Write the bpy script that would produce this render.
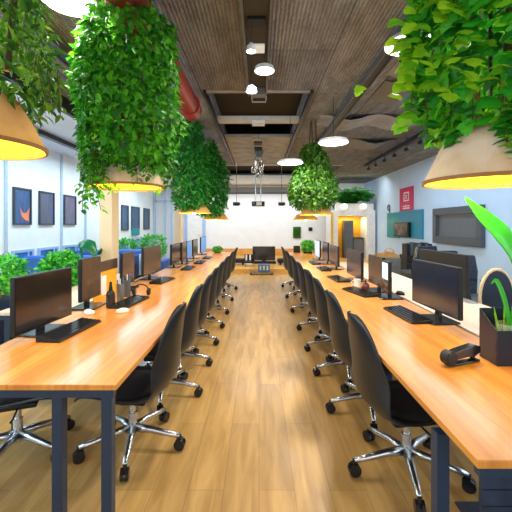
import bpy, bmesh, math, random
from mathutils import Vector, Matrix, Euler
C = bpy.context.scene.collection
PI = math.pi
for o in list(bpy.data.objects): bpy.data.objects.remove(o)

# ------------------------------------------------------------------ camera
cam = bpy.data.cameras.new('camera'); co = bpy.data.objects.new('camera', cam); C.objects.link(co)
co.location = (0, 0, 1.42); co.rotation_euler = (PI/2, 0, 0)
cam.sensor_width = 36; cam.lens = 350/512*36
cam.shift_x = -3/512; cam.shift_y = -31/512; cam.clip_start = 0.05
bpy.context.scene.camera = co
# ------------------------------------------------------------------ world, lights, exposure
w = bpy.data.worlds.new('world'); bpy.context.scene.world = w; w.use_nodes = True
w.node_tree.nodes['Background'].inputs[0].default_value = (0.72, 0.86, 1.0, 1)
w.node_tree.nodes['Background'].inputs[1].default_value = 1.1
def area(name, loc, rot, sx, sy, power, col=(1,1,1), shape='RECTANGLE'):
    l = bpy.data.lights.new(name, 'AREA'); l.shape = shape; l.size = sx; l.size_y = sy; l.energy = power; l.color = col
    o = bpy.data.objects.new(name, l); C.objects.link(o); o.location = loc; o.rotation_euler = rot
    return o
area('left_side_fill', (-4.9, 1.2, 1.9), (0, -PI/2, 0), 1.9, 4.6, 260, (0.55, 0.80, 1.0))  # added cool fill outside the invented left opening
area('right_side_fill', (4.9, 1.2, 1.9), (0, PI/2, 0), 1.9, 4.6, 130, (0.75, 0.88, 1.0))  # added cool fill outside the invented right opening
area('rear_fill', (0, -2.6, 1.9), (PI/2, 0, 0), 6.0, 2.2, 75, (1.0, 0.96, 0.9))  # added fill behind the camera, brightens the near objects
vs = bpy.context.scene.view_settings
vs.view_transform = 'Standard'; vs.look = 'None'; vs.gamma = 1; vs.use_curve_mapping = False
vs.exposure = -0.2

# ------------------------------------------------------------------ materials
def nm(name):
    m = bpy.data.materials.new(name); m.use_nodes = True
    n = m.node_tree.nodes; l = m.node_tree.links
    return m, n, l, n['Principled BSDF']
def mat(name, col, rough=0.5, metal=0.0, noise=0.06, scale=12, spec=0.5, coat=0.0):
    m, n, l, b = nm(name)
    tc = n.new('ShaderNodeTexCoord'); no = n.new('ShaderNodeTexNoise'); no.inputs['Scale'].default_value = scale
    l.new(tc.outputs['Object'], no.inputs['Vector'])
    cr = n.new('ShaderNodeValToRGB')
    cr.color_ramp.elements[0].position = .3; cr.color_ramp.elements[1].position = .7
    cr.color_ramp.elements[0].color = [max(0, c*(1-noise)) for c in col] + [1]
    cr.color_ramp.elements[1].color = [min(1, c*(1+noise)) for c in col] + [1]
    l.new(no.outputs['Fac'], cr.inputs['Fac']); l.new(cr.outputs['Color'], b.inputs['Base Color'])
    b.inputs['Roughness'].default_value = rough; b.inputs['Metallic'].default_value = metal
    b.inputs['Specular IOR Level'].default_value = spec; b.inputs['Coat Weight'].default_value = coat
    return m
def emis(name, col, s):
    m, n, l, b = nm(name)
    b.inputs['Base Color'].default_value = (*col, 1)
    b.inputs['Emission Color'].default_value = (*col, 1); b.inputs['Emission Strength'].default_value = s
    return m
def wood(name, c1, c2, rough, sy=1.0, sx=14, plank=None, coat=0.0, bump=0.0):
    """grain along Y; optional planks (width, length)"""
    m, n, l, b = nm(name)
    tc = n.new('ShaderNodeTexCoord'); mp = n.new('ShaderNodeMapping')
    mp.inputs['Scale'].default_value = (sx, sy, 1); l.new(tc.outputs['Object'], mp.inputs['Vector'])
    no = n.new('ShaderNodeTexNoise'); no.inputs['Scale'].default_value = 1.6; no.inputs['Detail'].default_value = 7
    no.inputs['Distortion'].default_value = .7
    l.new(mp.outputs['Vector'], no.inputs['Vector'])
    cr = n.new('ShaderNodeValToRGB'); cr.color_ramp.elements[0].position = .33; cr.color_ramp.elements[1].position = .68
    cr.color_ramp.elements[0].color = (*c1, 1); cr.color_ramp.elements[1].color = (*c2, 1)
    l.new(no.outputs['Fac'], cr.inputs['Fac'])
    out = cr.outputs['Color']
    if plank:
        br = n.new('ShaderNodeTexBrick'); br.inputs['Scale'].default_value = 1
        br.inputs['Brick Width'].default_value = plank[1]; br.inputs['Row Height'].default_value = plank[0]
        br.inputs['Mortar Size'].default_value = .0018; br.inputs['Bias'].default_value = 0
        br.inputs['Color1'].default_value = (.86, .86, .86, 1); br.inputs['Color2'].default_value = (1.08, 1.06, 1.02, 1)
        br.inputs['Mortar'].default_value = (.62, .6, .56, 1)
        m2 = n.new('ShaderNodeMapping'); m2.inputs['Rotation'].default_value = (0, 0, PI/2)
        l.new(tc.outputs['Object'], m2.inputs['Vector']); l.new(m2.outputs['Vector'], br.inputs['Vector'])
        mx = n.new('ShaderNodeMix'); mx.data_type = 'RGBA'; mx.blend_type = 'MULTIPLY'; mx.inputs[0].default_value = 1
        l.new(out, mx.inputs[6]); l.new(br.outputs['Color'], mx.inputs[7]); out = mx.outputs[2]
    l.new(out, b.inputs['Base Color'])
    b.inputs['Roughness'].default_value = rough; b.inputs['Coat Weight'].default_value = coat
    b.inputs['Coat Roughness'].default_value = .15
    return m
def leafmat(name, stops, rough=0.45, trans=0.3):
    m, n, l, b = nm(name)
    g = n.new('ShaderNodeNewGeometry'); cr = n.new('ShaderNodeValToRGB')
    e = cr.color_ramp.elements
    while len(e) < len(stops): e.new(.5)
    for i, (p, c) in enumerate(stops): e[i].position = p; e[i].color = (*c, 1)
    l.new(g.outputs['Random Per Island'], cr.inputs['Fac']); l.new(cr.outputs['Color'], b.inputs['Base Color'])
    b.inputs['Roughness'].default_value = rough
    tr = n.new('ShaderNodeBsdfTranslucent'); l.new(cr.outputs['Color'], tr.inputs['Color'])
    ms = n.new('ShaderNodeMixShader'); ms.inputs[0].default_value = trans
    l.new(b.outputs[0], ms.inputs[1]); l.new(tr.outputs[0], ms.inputs[2]); l.new(ms.outputs[0], n['Material Output'].inputs[0])
    return m
def concrete():
    m, n, l, b = nm('board_formed_concrete')
    tc = n.new('ShaderNodeTexCoord')
    mp = n.new('ShaderNodeMapping'); mp.inputs['Scale'].default_value = (5, 1.6, 1); l.new(tc.outputs['Object'], mp.inputs[0])
    no = n.new('ShaderNodeTexNoise'); no.inputs['Scale'].default_value = 1.5; no.inputs['Detail'].default_value = 9; no.inputs['Roughness'].default_value = .75
    l.new(mp.outputs[0], no.inputs['Vector'])
    mp2 = n.new('ShaderNodeMapping'); mp2.inputs['Scale'].default_value = (.8, .8, 1); l.new(tc.outputs['Object'], mp2.inputs[0])
    br = n.new('ShaderNodeTexBrick'); br.inputs['Scale'].default_value = 1; br.inputs['Brick Width'].default_value = 1.9; br.inputs['Row Height'].default_value = .62
    br.inputs['Mortar Size'].default_value = .006; br.inputs['Color1'].default_value = (.8, .8, .8, 1); br.inputs['Color2'].default_value = (1.15, 1.12, 1.08, 1); br.inputs['Mortar'].default_value = (.5, .5, .5, 1)
    mr = n.new('ShaderNodeMapping'); mr.inputs['Rotation'].default_value = (0, 0, PI/2); l.new(mp2.outputs[0], mr.inputs[0]); l.new(mr.outputs[0], br.inputs[0])
    cr = n.new('ShaderNodeValToRGB'); cr.color_ramp.elements[0].position = .36; cr.color_ramp.elements[1].position = .66
    cr.color_ramp.elements[0].color = (.165, .165, .165, 1); cr.color_ramp.elements[1].color = (.34, .345, .345, 1)
    l.new(no.outputs['Fac'], cr.inputs[0])
    mx = n.new('ShaderNodeMix'); mx.data_type = 'RGBA'; mx.blend_type = 'MULTIPLY'; mx.inputs[0].default_value = 1
    l.new(cr.outputs[0], mx.inputs[6]); l.new(br.outputs[0], mx.inputs[7]); pass
    wv = n.new('ShaderNodeTexWave'); wv.bands_direction = 'X'; wv.inputs['Scale'].default_value = 9; wv.inputs['Distortion'].default_value = 3; wv.inputs['Detail'].default_value = 3; wv.inputs['Detail Scale'].default_value = 4
    l.new(tc.outputs['Object'], wv.inputs[0])
    w2 = n.new('ShaderNodeValToRGB'); w2.color_ramp.elements[0].color = (.66, .65, .63, 1); w2.color_ramp.elements[1].color = (1.1, 1.1, 1.1, 1); w2.color_ramp.elements[1].position = .55
    l.new(wv.outputs['Fac'], w2.inputs[0])
    m3 = n.new('ShaderNodeMix'); m3.data_type = 'RGBA'; m3.blend_type = 'MULTIPLY'; m3.inputs[0].default_value = 1
    l.new(mx.outputs[2], m3.inputs[6]); l.new(w2.outputs[0], m3.inputs[7]); l.new(m3.outputs[2], b.inputs['Base Color'])
    ad = n.new('ShaderNodeMath'); l.new(wv.outputs['Fac'], ad.inputs[0]); l.new(no.outputs['Fac'], ad.inputs[1])
    bp = n.new('ShaderNodeBump'); bp.inputs['Strength'].default_value = .6; bp.inputs['Distance'].default_value = .02
    l.new(ad.outputs[0], bp.inputs['Height']); l.new(bp.outputs[0], b.inputs['Normal'])
    b.inputs['Roughness'].default_value = .9
    return m
def art(name, cols, scale, seed):
    m, n, l, b = nm(name)
    tc = n.new('ShaderNodeTexCoord'); mp = n.new('ShaderNodeMapping'); mp.inputs['Location'].default_value = (seed*3.1, seed, seed*1.7)
    mp.inputs['Scale'].default_value = (1, 3, .8)
    l.new(tc.outputs['Object'], mp.inputs[0])
    no = n.new('ShaderNodeTexNoise'); no.inputs['Scale'].default_value = scale; no.inputs['Detail'].default_value = 4; no.inputs['Distortion'].default_value = 1.5
    l.new(mp.outputs[0], no.inputs['Vector'])
    cr = n.new('ShaderNodeValToRGB'); e = cr.color_ramp.elements
    while len(e) < len(cols): e.new(.5)
    for i, c in enumerate(cols): e[i].position = .3+.4*i/(len(cols)-1); e[i].color = (*c, 1)
    l.new(no.outputs['Fac'], cr.inputs[0]); l.new(cr.outputs[0], b.inputs['Base Color']); b.inputs['Roughness'].default_value = .35
    return m
def glass(name, col=(.9,.97,1), op=.15):
    m, n, l, b = nm(name)
    b.inputs['Base Color'].default_value = (*col, 1); b.inputs['Roughness'].default_value = .03; b.inputs['Alpha'].default_value = op
    return m
def shade_mat(name, col, tr=0.45):
    m, n, l, b = nm(name)
    tc = n.new('ShaderNodeTexCoord'); no = n.new('ShaderNodeTexNoise'); no.inputs['Scale'].default_value = 9; no.inputs['Detail'].default_value = 5
    l.new(tc.outputs['Object'], no.inputs['Vector'])
    cr = n.new('ShaderNodeValToRGB'); cr.color_ramp.elements[0].position = .35; cr.color_ramp.elements[1].position = .6
    cr.color_ramp.elements[0].color = (col[0]*.8, col[1]*.72, col[2]*.6, 1); cr.color_ramp.elements[1].color = (*col, 1)
    l.new(no.outputs['Fac'], cr.inputs[0]); l.new(cr.outputs[0], b.inputs['Base Color']); b.inputs['Roughness'].default_value = .8
    t = n.new('ShaderNodeBsdfTranslucent'); t.inputs['Color'].default_value = (1, .72, .22, 1)
    ms = n.new('ShaderNodeMixShader'); ms.inputs[0].default_value = tr
    l.new(b.outputs[0], ms.inputs[1]); l.new(t.outputs[0], ms.inputs[2]); l.new(ms.outputs[0], n['Material Output'].inputs[0])
    return m
def stucco(name, col):
    return mat(name, col, .75, noise=.03, scale=3)

M = {}
M['desk'] = wood('orange_beech_veneer', (.58, .20, .025), (.82, .345, .055), .36, sy=1.1, sx=16, coat=.35)
M['pale_desk'] = wood('pale_birch_veneer', (.72, .55, .42), (.86, .70, .56), .45, sy=1.2, sx=12)
M['floor'] = wood('vinyl_oak_planks', (.42, .235, .065), (.63, .385, .135), .34, sy=1.1, sx=9, plank=(.19, 1.25), coat=.1)
M['concrete'] = concrete()
M['wall'] = stucco('white_paint', (.80, .86, .92))
M['wall_blue'] = stucco('pale_blue_paint', (.54, .73, .97))
M['wall_back'] = stucco('warm_white_paint', (.82, .85, .88))
M['wall_left'] = stucco('cool_white_paint', (.84, .93, .98))
M['beige'] = stucco('beige_plaster', (.80, .60, .38))
M['soffit'] = stucco('soffit_paint', (.70, .78, .88))
M['dark'] = mat('dark_ceiling_paint', (.055, .05, .042), .8)
M['greypanel'] = mat('grey_ceiling_board', (.34, .34, .335), .8, noise=.2, scale=4)
M['lightbeam'] = mat('light_beam_paint', (.62, .60, .55), .6)
M['track'] = mat('black_track_metal', (.03, .03, .035), .4, .3)
M['red'] = mat('red_duct_paint', (.42, .03, .02), .45)
M['wains'] = wood('orange_wood_panel', (.62, .27, .05), (.80, .40, .10), .45, sy=6, sx=1.5)
M['platform'] = wood('yellow_wood_platform', (.66, .33, .06), (.82, .46, .11), .35, sy=9, sx=1.5)
M['chair'] = mat('charcoal_plastic', (.010, .014, .020), .38, noise=.1, spec=.5)
M['cushion'] = mat('black_fabric', (.010, .011, .013), .85)
M['chrome'] = mat('brushed_chrome', (.62, .64, .68), .27, 1.0)
M['black'] = mat('black_plastic', (.008, .009, .011), .45, spec=.35)
M['screen_dark'] = mat('dark_screen_glass', (.018, .014, .012), .16, spec=.8)
M['screen_brown'] = mat('brown_reflection_screen', (.075, .048, .034), .22, spec=.7)  # reflected wood brown put into the screen colour; pinboard rail shares it
M['screen_navy'] = mat('navy_screen_glass', (.012, .022, .045), .2, spec=.8)
M['screen_blue'] = emis('blue_lit_screen', (.10, .28, .75), .55)
M['screen_pale'] = emis('pale_lit_screen', (.55, .72, .92), .8)
M['leg'] = mat('blue_black_steel', (.008, .030, .070), .42, .0)
M['blue'] = mat('royal_blue_fabric', (.03, .13, .50), .7)
M['paleblue'] = mat('sky_blue_acrylic', (.35, .52, .82), .4)
M['postpaint'] = mat('grey_blue_paint', (.42, .56, .68), .5)
M['window_blue'] = mat('blue_tinted_glass', (.05, .22, .62), .12, noise=.35, scale=3)
M['frame'] = mat('dark_frame', (.035, .045, .06), .45)
M['slate'] = mat('slate_grey_paint', (.075, .09, .11), .45)
M['slate2'] = mat('slate_panel', (.10, .12, .145), .35)
M['teal'] = mat('teal_board', (.0, .30, .34), .5)
M['teal_blue'] = mat('teal_blue_board', (.01, .25, .42), .5)
M['magenta'] = mat('magenta_board', (.62, .02, .13), .5)
M['white'] = mat('white_plastic', (.82, .83, .84), .45)
M['greymetal'] = mat('grey_metal', (.16, .165, .17), .45, .3)
M['pot_navy'] = mat('navy_ceramic', (.012, .035, .11), .3)
M['orange'] = mat('orange_board', (.90, .42, .02), .5)
M['paper'] = mat('paper', (.80, .82, .84), .8)
M['gloss_black'] = mat('gloss_black_plastic', (.012, .013, .016), .18)
M['navy_black'] = mat('navy_black_plastic', (.010, .016, .035), .25)
M['carpet'] = mat('slate_floor_tile', (.035, .045, .075), .5, noise=.25)
M['lamp'] = emis('lamp_diffuser', (1.0, .97, .9), 7)
M['lamp_dim'] = emis('lamp_diffuser_small', (.75, .72, .65), .5)
M['bulb'] = emis('warm_bulb', (1.0, .75, .25), 12)
M['shade_y'] = shade_mat('amber_paper_shade', (.98, .70, .28), .55)
M['shade_w'] = shade_mat('cream_fabric_shade', (.97, .86, .68), .42)
M['lining'] = mat('yellow_lining', (.96, .76, .05), .7)
M['rim'] = mat('brown_shade_rim', (.30, .12, .02), .6)
M['gold'] = mat('gold_rim', (.75, .50, .08), .4)
M['stem'] = mat('green_stem', (.10, .22, .03), .6)
M['stem_brown'] = mat('woody_stem', (.10, .06, .03), .8)
M['leaf_mid'] = leafmat('leaves_mid_green', [(0, (.012, .11, .006)), (.5, (.05, .34, .012)), (1, (.17, .60, .02))])
M['leaf_ivy'] = leafmat('leaves_ivy', [(0, (.008, .15, .010)), (.6, (.04, .42, .015)), (1, (.30, .70, .02))])
M['leaf_lime'] = leafmat('leaves_lime', [(0, (.12, .42, .01)), (1, (.45, .75, .02))])
M['leaf_deep'] = leafmat('leaves_deep_green', [(0, (.010, .11, .015)), (.6, (.03, .32, .03)), (1, (.07, .50, .05))])
M['leaf_olive'] = leafmat('leaves_olive', [(0, (.015, .09, .005)), (.6, (.06, .23, .01)), (1, (.20, .42, .03))])
M['leaf_bright'] = leafmat('leaves_bright', [(0, (.02, .28, .02)), (.6, (.05, .50, .03)), (1, (.20, .72, .06))])
M['big_leaf'] = leafmat('big_leaf', [(0, (.03, .42, .03)), (1, (.05, .50, .04))], .3, .35)
M['banana'] = leafmat('banana_leaf', [(0, (.005, .13, .05)), (1, (.01, .20, .06))], .3, .2)
M['glass'] = glass('clear_glass')
M['wicker'] = mat('wicker', (.45, .24, .07), .8, noise=.4, scale=60)

# ------------------------------------------------------------------ mesh helpers
class MB:
    def __init__(s): s.v = []; s.f = []
    def add(s, vs, fs):
        k = len(s.v); s.v += [tuple(v) for v in vs]; s.f += [tuple(i+k for i in f) for f in fs]; return s
    def box(s, c, d, rot=None):
        x, y, z = d[0]/2, d[1]/2, d[2]/2
        P = [Vector(p) for p in [(-x,-y,-z),(x,-y,-z),(x,y,-z),(-x,y,-z),(-x,-y,z),(x,-y,z),(x,y,z),(-x,y,z)]]
        if rot: R = Euler(rot).to_matrix(); P = [R @ p for p in P]
        c = Vector(c)
        return s.add([p+c for p in P], [(0,3,2,1),(4,5,6,7),(0,1,5,4),(1,2,6,5),(2,3,7,6),(3,0,4,7)])
    def span(s, x0, x1, y0, y1, z0, z1): return s.box(((x0+x1)/2, (y0+y1)/2, (z0+z1)/2), (x1-x0, y1-y0, z1-z0))
    def tube(s, pts, r, n=8, caps=True):
        pts = [Vector(p) for p in pts]; rs = r if isinstance(r, (list, tuple)) else [r]*len(pts)
        V = []; up = Vector((0, 0, 1))
        d0 = (pts[1]-pts[0]).normalized(); a = up if abs(d0.dot(up)) < .95 else Vector((1, 0, 0))
        u = d0.cross(a).normalized()
        for i, p in enumerate(pts):
            d = (pts[min(i+1, len(pts)-1)]-pts[max(i-1, 0)]).normalized()
            u = (u-d*u.dot(d)).normalized(); w_ = d.cross(u)
            for k in range(n):
                t = 2*PI*k/n; V.append(p+u*rs[i]*math.cos(t)+w_*rs[i]*math.sin(t))
        F = []
        for i in range(len(pts)-1):
            for k in range(n): F.append((i*n+k, i*n+(k+1)%n, (i+1)*n+(k+1)%n, (i+1)*n+k))
        if caps: F.append(tuple(range(n-1, -1, -1))); F.append(tuple((len(pts)-1)*n+k for k in range(n)))
        return s.add(V, F)
    def lathe(s, prof, c=(0,0,0), n=24, axis='z', closed=False):
        V = []; F = []
        for r, z in prof:
            for k in range(n):
                t = 2*PI*k/n; p = (r*math.cos(t), r*math.sin(t), z)
                if axis == 'x': p = (p[2], p[0], p[1])
                if axis == 'y': p = (p[1], p[2], p[0])
                V.append((p[0]+c[0], p[1]+c[1], p[2]+c[2]))
        m = len(prof)
        for i in range(m if closed else m-1):
            j = (i+1) % m
            for k in range(n): F.append((i*n+k, i*n+(k+1)%n, j*n+(k+1)%n, j*n+k))
        if not closed:
            if prof[0][0] > 0: F.append(tuple(range(n-1, -1, -1)))
            if prof[-1][0] > 0: F.append(tuple((m-1)*n+k for k in range(n)))
        return s.add(V, F)
    def prism(s, poly, axis, a, b):
        """poly of 2D points extruded along axis from a to b"""
        n = len(poly); V = []
        for h in (a, b):
            for p in poly:
                V.append({'x': (h, p[0], p[1]), 'y': (p[0], h, p[1]), 'z': (p[0], p[1], h)}[axis])
        F = [tuple(range(n-1, -1, -1)), tuple(range(n, 2*n))]+[(i, (i+1) % n, n+(i+1) % n, n+i) for i in range(n)]
        return s.add(V, F)
    def build(s, name, m, parent=None, smooth=False, bevel=0, loc=None):
        me = bpy.data.meshes.new(name); me.from_pydata(s.v, [], s.f)
        bm = bmesh.new(); bm.from_mesh(me); bmesh.ops.recalc_face_normals(bm, faces=bm.faces); bm.to_mesh(me); bm.free()
        me.materials.append(m if not isinstance(m, str) else M[m])
        if smooth: me.shade_smooth()
        o = bpy.data.objects.new(name, me); C.objects.link(o)
        if parent: o.parent = parent
        if loc: o.location = loc
        if bevel:
            b = o.modifiers.new('bevel', 'BEVEL'); b.width = bevel; b.segments = 2; b.limit_method = 'ANGLE'
        return o
def tag(o, label, cat, group=None, kind=None):
    o['label'] = label; o['category'] = cat
    if group: o['group'] = group
    if kind: o['kind'] = kind
    return o
def thing(name, label, cat, loc=(0,0,0), rz=0, group=None):
    o = bpy.data.objects.new(name, None); C.objects.link(o); o.location = loc; o.rotation_euler = (0, 0, rz); o.empty_display_size = .1
    return tag(o, label, cat, group)
def struct(name, mb, m, **k):
    o = mb.build(name, m, **k)
    if not o.parent: o['kind'] = 'structure'
    return o
def kids(o): return [c for c in C.objects if c.parent == o]
def dup(root, loc, rz, label, group=None, scale=None):
    def cp(o, p):
        c = o.copy(); C.objects.link(c); c.parent = p
        for ch in kids(o): cp(ch, c)
        return c
    r = cp(root, None); r.location = loc; r.rotation_euler = (0, 0, rz); r['label'] = label
    if group: r['group'] = group
    return r

def leaf(mb, p, d, up, L, W, fold=.25, curl=.3):
    """leaf from p along d with blade normal close to up"""
    d = d.normalized(); s = d.cross(up)
    if s.length < 1e-3: s = d.cross(Vector((1, 0, 0)))
    s.normalize(); nrm = s.cross(d).normalized()
    k = len(mb.v); prof = [(0, 0), (.3, .42), (.62, .46), (1, 0)]
    V = []
    for t, wd in prof:
        c = p+d*(L*t)-nrm*(curl*L*t*t)
        V.append(c)
        if wd:
            V.append(c+s*(W*wd)+nrm*(fold*W*wd)); V.append(c-s*(W*wd)+nrm*(fold*W*wd))
    # indices: 0 base,1 c,2 l,3 r,4 c,5 l,6 r,7 tip
    mb.v += [tuple(v) for v in V]
    mb.f += [tuple(k+i for i in f) for f in [(0,1,2),(0,3,1),(1,4,5,2),(1,3,6,4),(4,7,5),(4,6,7)]]
def ivyleaf(mb, p, d, up, L):
    d = d.normalized(); s = d.cross(up)
    if s.length < 1e-3: s = d.cross(Vector((1, 0, 0)))
    s.normalize(); nrm = s.cross(d).normalized()
    pts = [(.0, .0), (-.05, .32), (.22, .55), (.42, .34), (.66, .30), (1.0, 0), (.66, -.30), (.42, -.34), (.22, -.55), (-.05, -.32)]
    k = len(mb.v); c = p+d*(L*.4)
    mb.v.append(tuple(c))
    for t, q in pts: mb.v.append(tuple(p+d*(L*t)+s*(L*q)-nrm*(L*.35*(abs(q)**1.3+max(0, t-.5)**2))))
    n = len(pts)
    mb.f += [(k, k+1+i, k+1+(i+1) % n) for i in range(n)]
def rnd(rng): 
    v = Vector((rng.gauss(0,1), rng.gauss(0,1), rng.gauss(0,1))); return v.normalized()
def foliage(rng, prof, n, L, W, kind='leaf', lump=.16, clumps=22, depth=.35, skew=(0,0)):
    """hanging mass of leaves: prof = [(z, r)...], centred on local z axis"""
    mb = MB(); z0, z1 = prof[0][0], prof[-1][0]
    cl = [(rng.uniform(0, 2*PI), rng.uniform(z0, z1), rng.uniform(-1, 1)) for _ in range(clumps)]
    def R(z):
        for (a, ra), (b, rb) in zip(prof, prof[1:]):
            if z <= b: return ra+(rb-ra)*(z-a)/(b-a)
        return prof[-1][1]
    rm = max(r for _, r in prof); i = 0
    while i < n:
        z = rng.uniform(z0, z1); r = R(z)
        if rng.random() > r/rm+.05: continue
        t = rng.uniform(0, 2*PI)
        g = 0
        for a, zz, s in cl:
            da = math.atan2(math.sin(t-a), math.cos(t-a))
            g += s*math.exp(-(da*rm)**2/.012-(z-zz)**2/.012)
        rr = r*(1+lump*max(-1.5, min(1.6, g)))*(1-depth*rng.random()**2)
        p = Vector((rr*math.cos(t), rr*math.sin(t), z+rng.gauss(0, L*.4)))
        out = Vector((math.cos(t), math.sin(t), 0))
        d = out*.6+Vector((0, 0, -.55))+rnd(rng)*.75
        up = out*.8+Vector((0, 0, .7))+rnd(rng)*.45
        q = L*rng.uniform(.7, 1.25)
        if kind == 'ivy': ivyleaf(mb, p, d, up, q)
        else: leaf(mb, p, d, up, q, W*rng.uniform(.8, 1.2), curl=rng.uniform(.1, .5))
        i += 1
    return mb
def strand(rng, mb, sb, p, length, L, W, kind='leaf', drift=.12):
    p = Vector(p); pts = [p.copy()]; d = Vector((rng.uniform(-1, 1)*drift, rng.uniform(-1, 1)*drift, -1))
    k = max(3, int(length/.03))
    for i in range(k):
        d += Vector((rng.gauss(0, .05), rng.gauss(0, .05), 0)); p = p+d.normalized()*(length/k); pts.append(p.copy())
        for s in (0, 1):
            a = rng.uniform(0, 2*PI); o = Vector((math.cos(a), math.sin(a), -.4))
            (ivyleaf(mb, p, o, Vector((0, 0, 1))+rnd(rng)*.4, L*rng.uniform(.6, 1)) if kind == 'ivy' else leaf(mb, p, o, Vector((0, 0, 1))+rnd(rng)*.3, L*rng.uniform(.7, 1.1), W))
    sb.tube(pts, .0025, 5)

# ------------------------------------------------------------------ room shell
struct('floor', MB().span(-5.2, 5.2, -2.6, 15.1, -.12, 0), 'floor')
fl = MB()
for i in range(4):
    for j in range(7): fl.span(1.0+i*.42, 1.0+i*.42+.41, .4+j*.2, .4+j*.2+.19, .0, .006)
struct('floor_tiles', fl, 'carpet')
ZC = 3.2
cb = MB()
cb.span(-2.75, 4.6, -2.6, 4.7, ZC, ZC+.25)
cb.span(-2.75, -.70, 4.7, 10.4, ZC, ZC+.25); cb.span(.68, 4.6, 4.7, 10.4, ZC, ZC+.25); cb.span(2.5, 4.6, 10.4, 14.95, ZC, ZC+.25)
struct('ceiling', cb, 'concrete')
struct('ceiling_void', MB().span(-4.6, 4.6, 4.6, 15.1, 3.62, 3.75), 'dark')
gp = MB()
for i in range(3):
    for j in range(2): gp.span(-.70+j*.69+.005, -.70+(j+1)*.69-.005, 7.08+i*1.1, 7.08+i*1.1+1.085, ZC+.005, ZC+.06)
struct('ceiling_boards', gp, 'greypanel')
struct('ceiling_soffit', MB().span(-4.6, -2.76, -2.6, 14.9, 3.02, 3.3), 'soffit')
struct('ceiling_bulkhead', MB().span(-2.75, 2.6, 13.9, 14.95, 2.74, 3.4), 'dark')
wl = MB()   # left wall; unseen opening before the pictures, added to admit cool side light
wl.span(-4.65, -4.5, 3.9, 15.0, 0, 3.02); wl.span(-4.65, -4.5, -2.6, -1.4, 0, 3.02); wl.span(-4.65, -4.5, -1.4, 3.9, 0, .8); wl.span(-4.65, -4.5, -1.4, 3.9, 2.85, 3.02)
struct('wall_left', wl, 'wall_left')
wr = MB()  # right wall; its unseen opening is likewise added for side light
wr.span(4.5, 4.65, 3.9, 15.0, 0, 3.62); wr.span(4.5, 4.65, -2.6, -1.4, 0, 3.2); wr.span(4.5, 4.65, -1.4, 3.9, 0, .8); wr.span(4.5, 4.65, -1.4, 3.9, 2.85, 3.2)
struct('wall_right', wr, 'wall_blue')
struct('wall_back', MB().span(-4.6, 4.6, 15.0, 15.15, 0, 3.62), 'wall_back')
struct('trim_wainscot', MB().span(-3.1, 4.45, 14.93, 14.995, .0, .41), 'wains')
for k, x in ((1, -4.575), (2, 4.575)):  # frames and panes of the two unseen openings added for side light
    wf = MB()
    for y in (-1.4, .35, 2.1, 3.85): wf.span(x-.03, x+.03, y, y+.05, .8, 2.85)
    wf.span(x-.03, x+.03, -1.4, 3.9, .8, .85); wf.span(x-.03, x+.03, -1.4, 3.9, 2.8, 2.85)
    o = struct('window_%d' % k, wf, 'white')
    MB().span(x-.004, x+.004, -1.35, 3.85, .85, 2.8).build('window_pane', 'glass', o)
# ceiling beams
struct('trim_1', MB().span(-.70, .68, 5.93, 6.15, ZC, ZC+.07), 'lightbeam')
struct('trim_2', MB().span(-.70, .68, 4.62, 4.70, ZC-.01, ZC+.25), 'greypanel')
struct('trim_3', MB().span(-2.75, 2.5, 11.5, 11.8, 2.78, 3.06).span(-2.75, 2.5, 12.6, 12.75, 2.80, 2.92), 'lightbeam')
struct('trim_4', MB().span(-2.75, 2.5, 10.4, 10.5, ZC, 3.4), 'lightbeam')
struct('trim_5', MB().span(-.735, -.70, 4.6, 10.3, ZC-.05, ZC+.02).span(.68, .715, 4.6, 10.3, ZC-.05, ZC+.02), 'track')
struct('trim_6', MB().span(-2.76, -2.70, -2.5, 13.9, 3.0, 3.24), 'track')
# low blue windows, posts on the left wall
def wall_window(k, y0, y1, z0, z1):
    f = MB(); t = .05; x0, x1 = -4.5, -4.46
    f.span(x0, x1, y0, y1, z0, z0+t); f.span(x0, x1, y0, y1, z1-t, z1); f.span(x0, x1, y0, y0+t, z0+t, z1-t); f.span(x0, x1, y1-t, y1, z0+t, z1-t)
    f.span(x0, x1, y1-.18, y1-.15, z0+t, z1-t)
    o = struct('window_%d' % k, f, 'paleblue')
    MB().span(-4.495, -4.478, y0+t, y1-t, z0+t, z1-t).build('window_pane', 'window_blue', o)
for k, (a, b) in enumerate([(6.35, 6.95), (7.1, 7.8), (7.98, 8.7), (11.0, 12.0), (12.15, 13.2), (13.3, 14.3)]):
    wall_window(k+3, a, b, .28, .95)
for k, y in enumerate((6.2, 7.95, 9.05, 10.6)):
    struct('trim_%d' % (7+k), MB().span(-4.5, -4.47, y-.03, y+.03, 0, 3.02), 'postpaint')
for k, y in enumerate((5.0, 9.4)):
    struct('trim_%d' % (11+k), MB().span(-2.28, -2.10, y, y+.25, 0, ZC), 'beige', bevel=.008)
# glazed screen in the back left corner
gs = MB()
for x in (-4.42, -4.0, -3.72, -3.42): gs.span(x, x+.05, 14.8, 14.86, 0, 3.0)
gs.span(-4.42, -3.37, 14.8, 14.86, 2.4, 2.46)
o = struct('window_10', gs, 'paleblue'); MB().span(-4.4, -3.4, 14.82, 14.84, 0.02, 2.4).build('window_pane', 'glass', o)
dr = MB(); dr.span(-3.15, -3.05, 14.84, 14.99, 0, 2.25).span(-2.4, -2.3, 14.84, 14.99, 0, 2.25).span(-3.05, -2.4, 14.84, 14.99, 2.15, 2.25)
o = struct('door_1', dr, 'paleblue'); MB().span(-3.05, -2.4, 14.9, 14.94, .02, 2.15).build('door_panel', 'white', o, bevel=.004)
MB().tube([(-2.5, 14.89, 1.0), (-2.5, 14.86, 1.0), (-2.6, 14.86, 1.0)], .012).build('door_handle', 'chrome', o, smooth=True)

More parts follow.
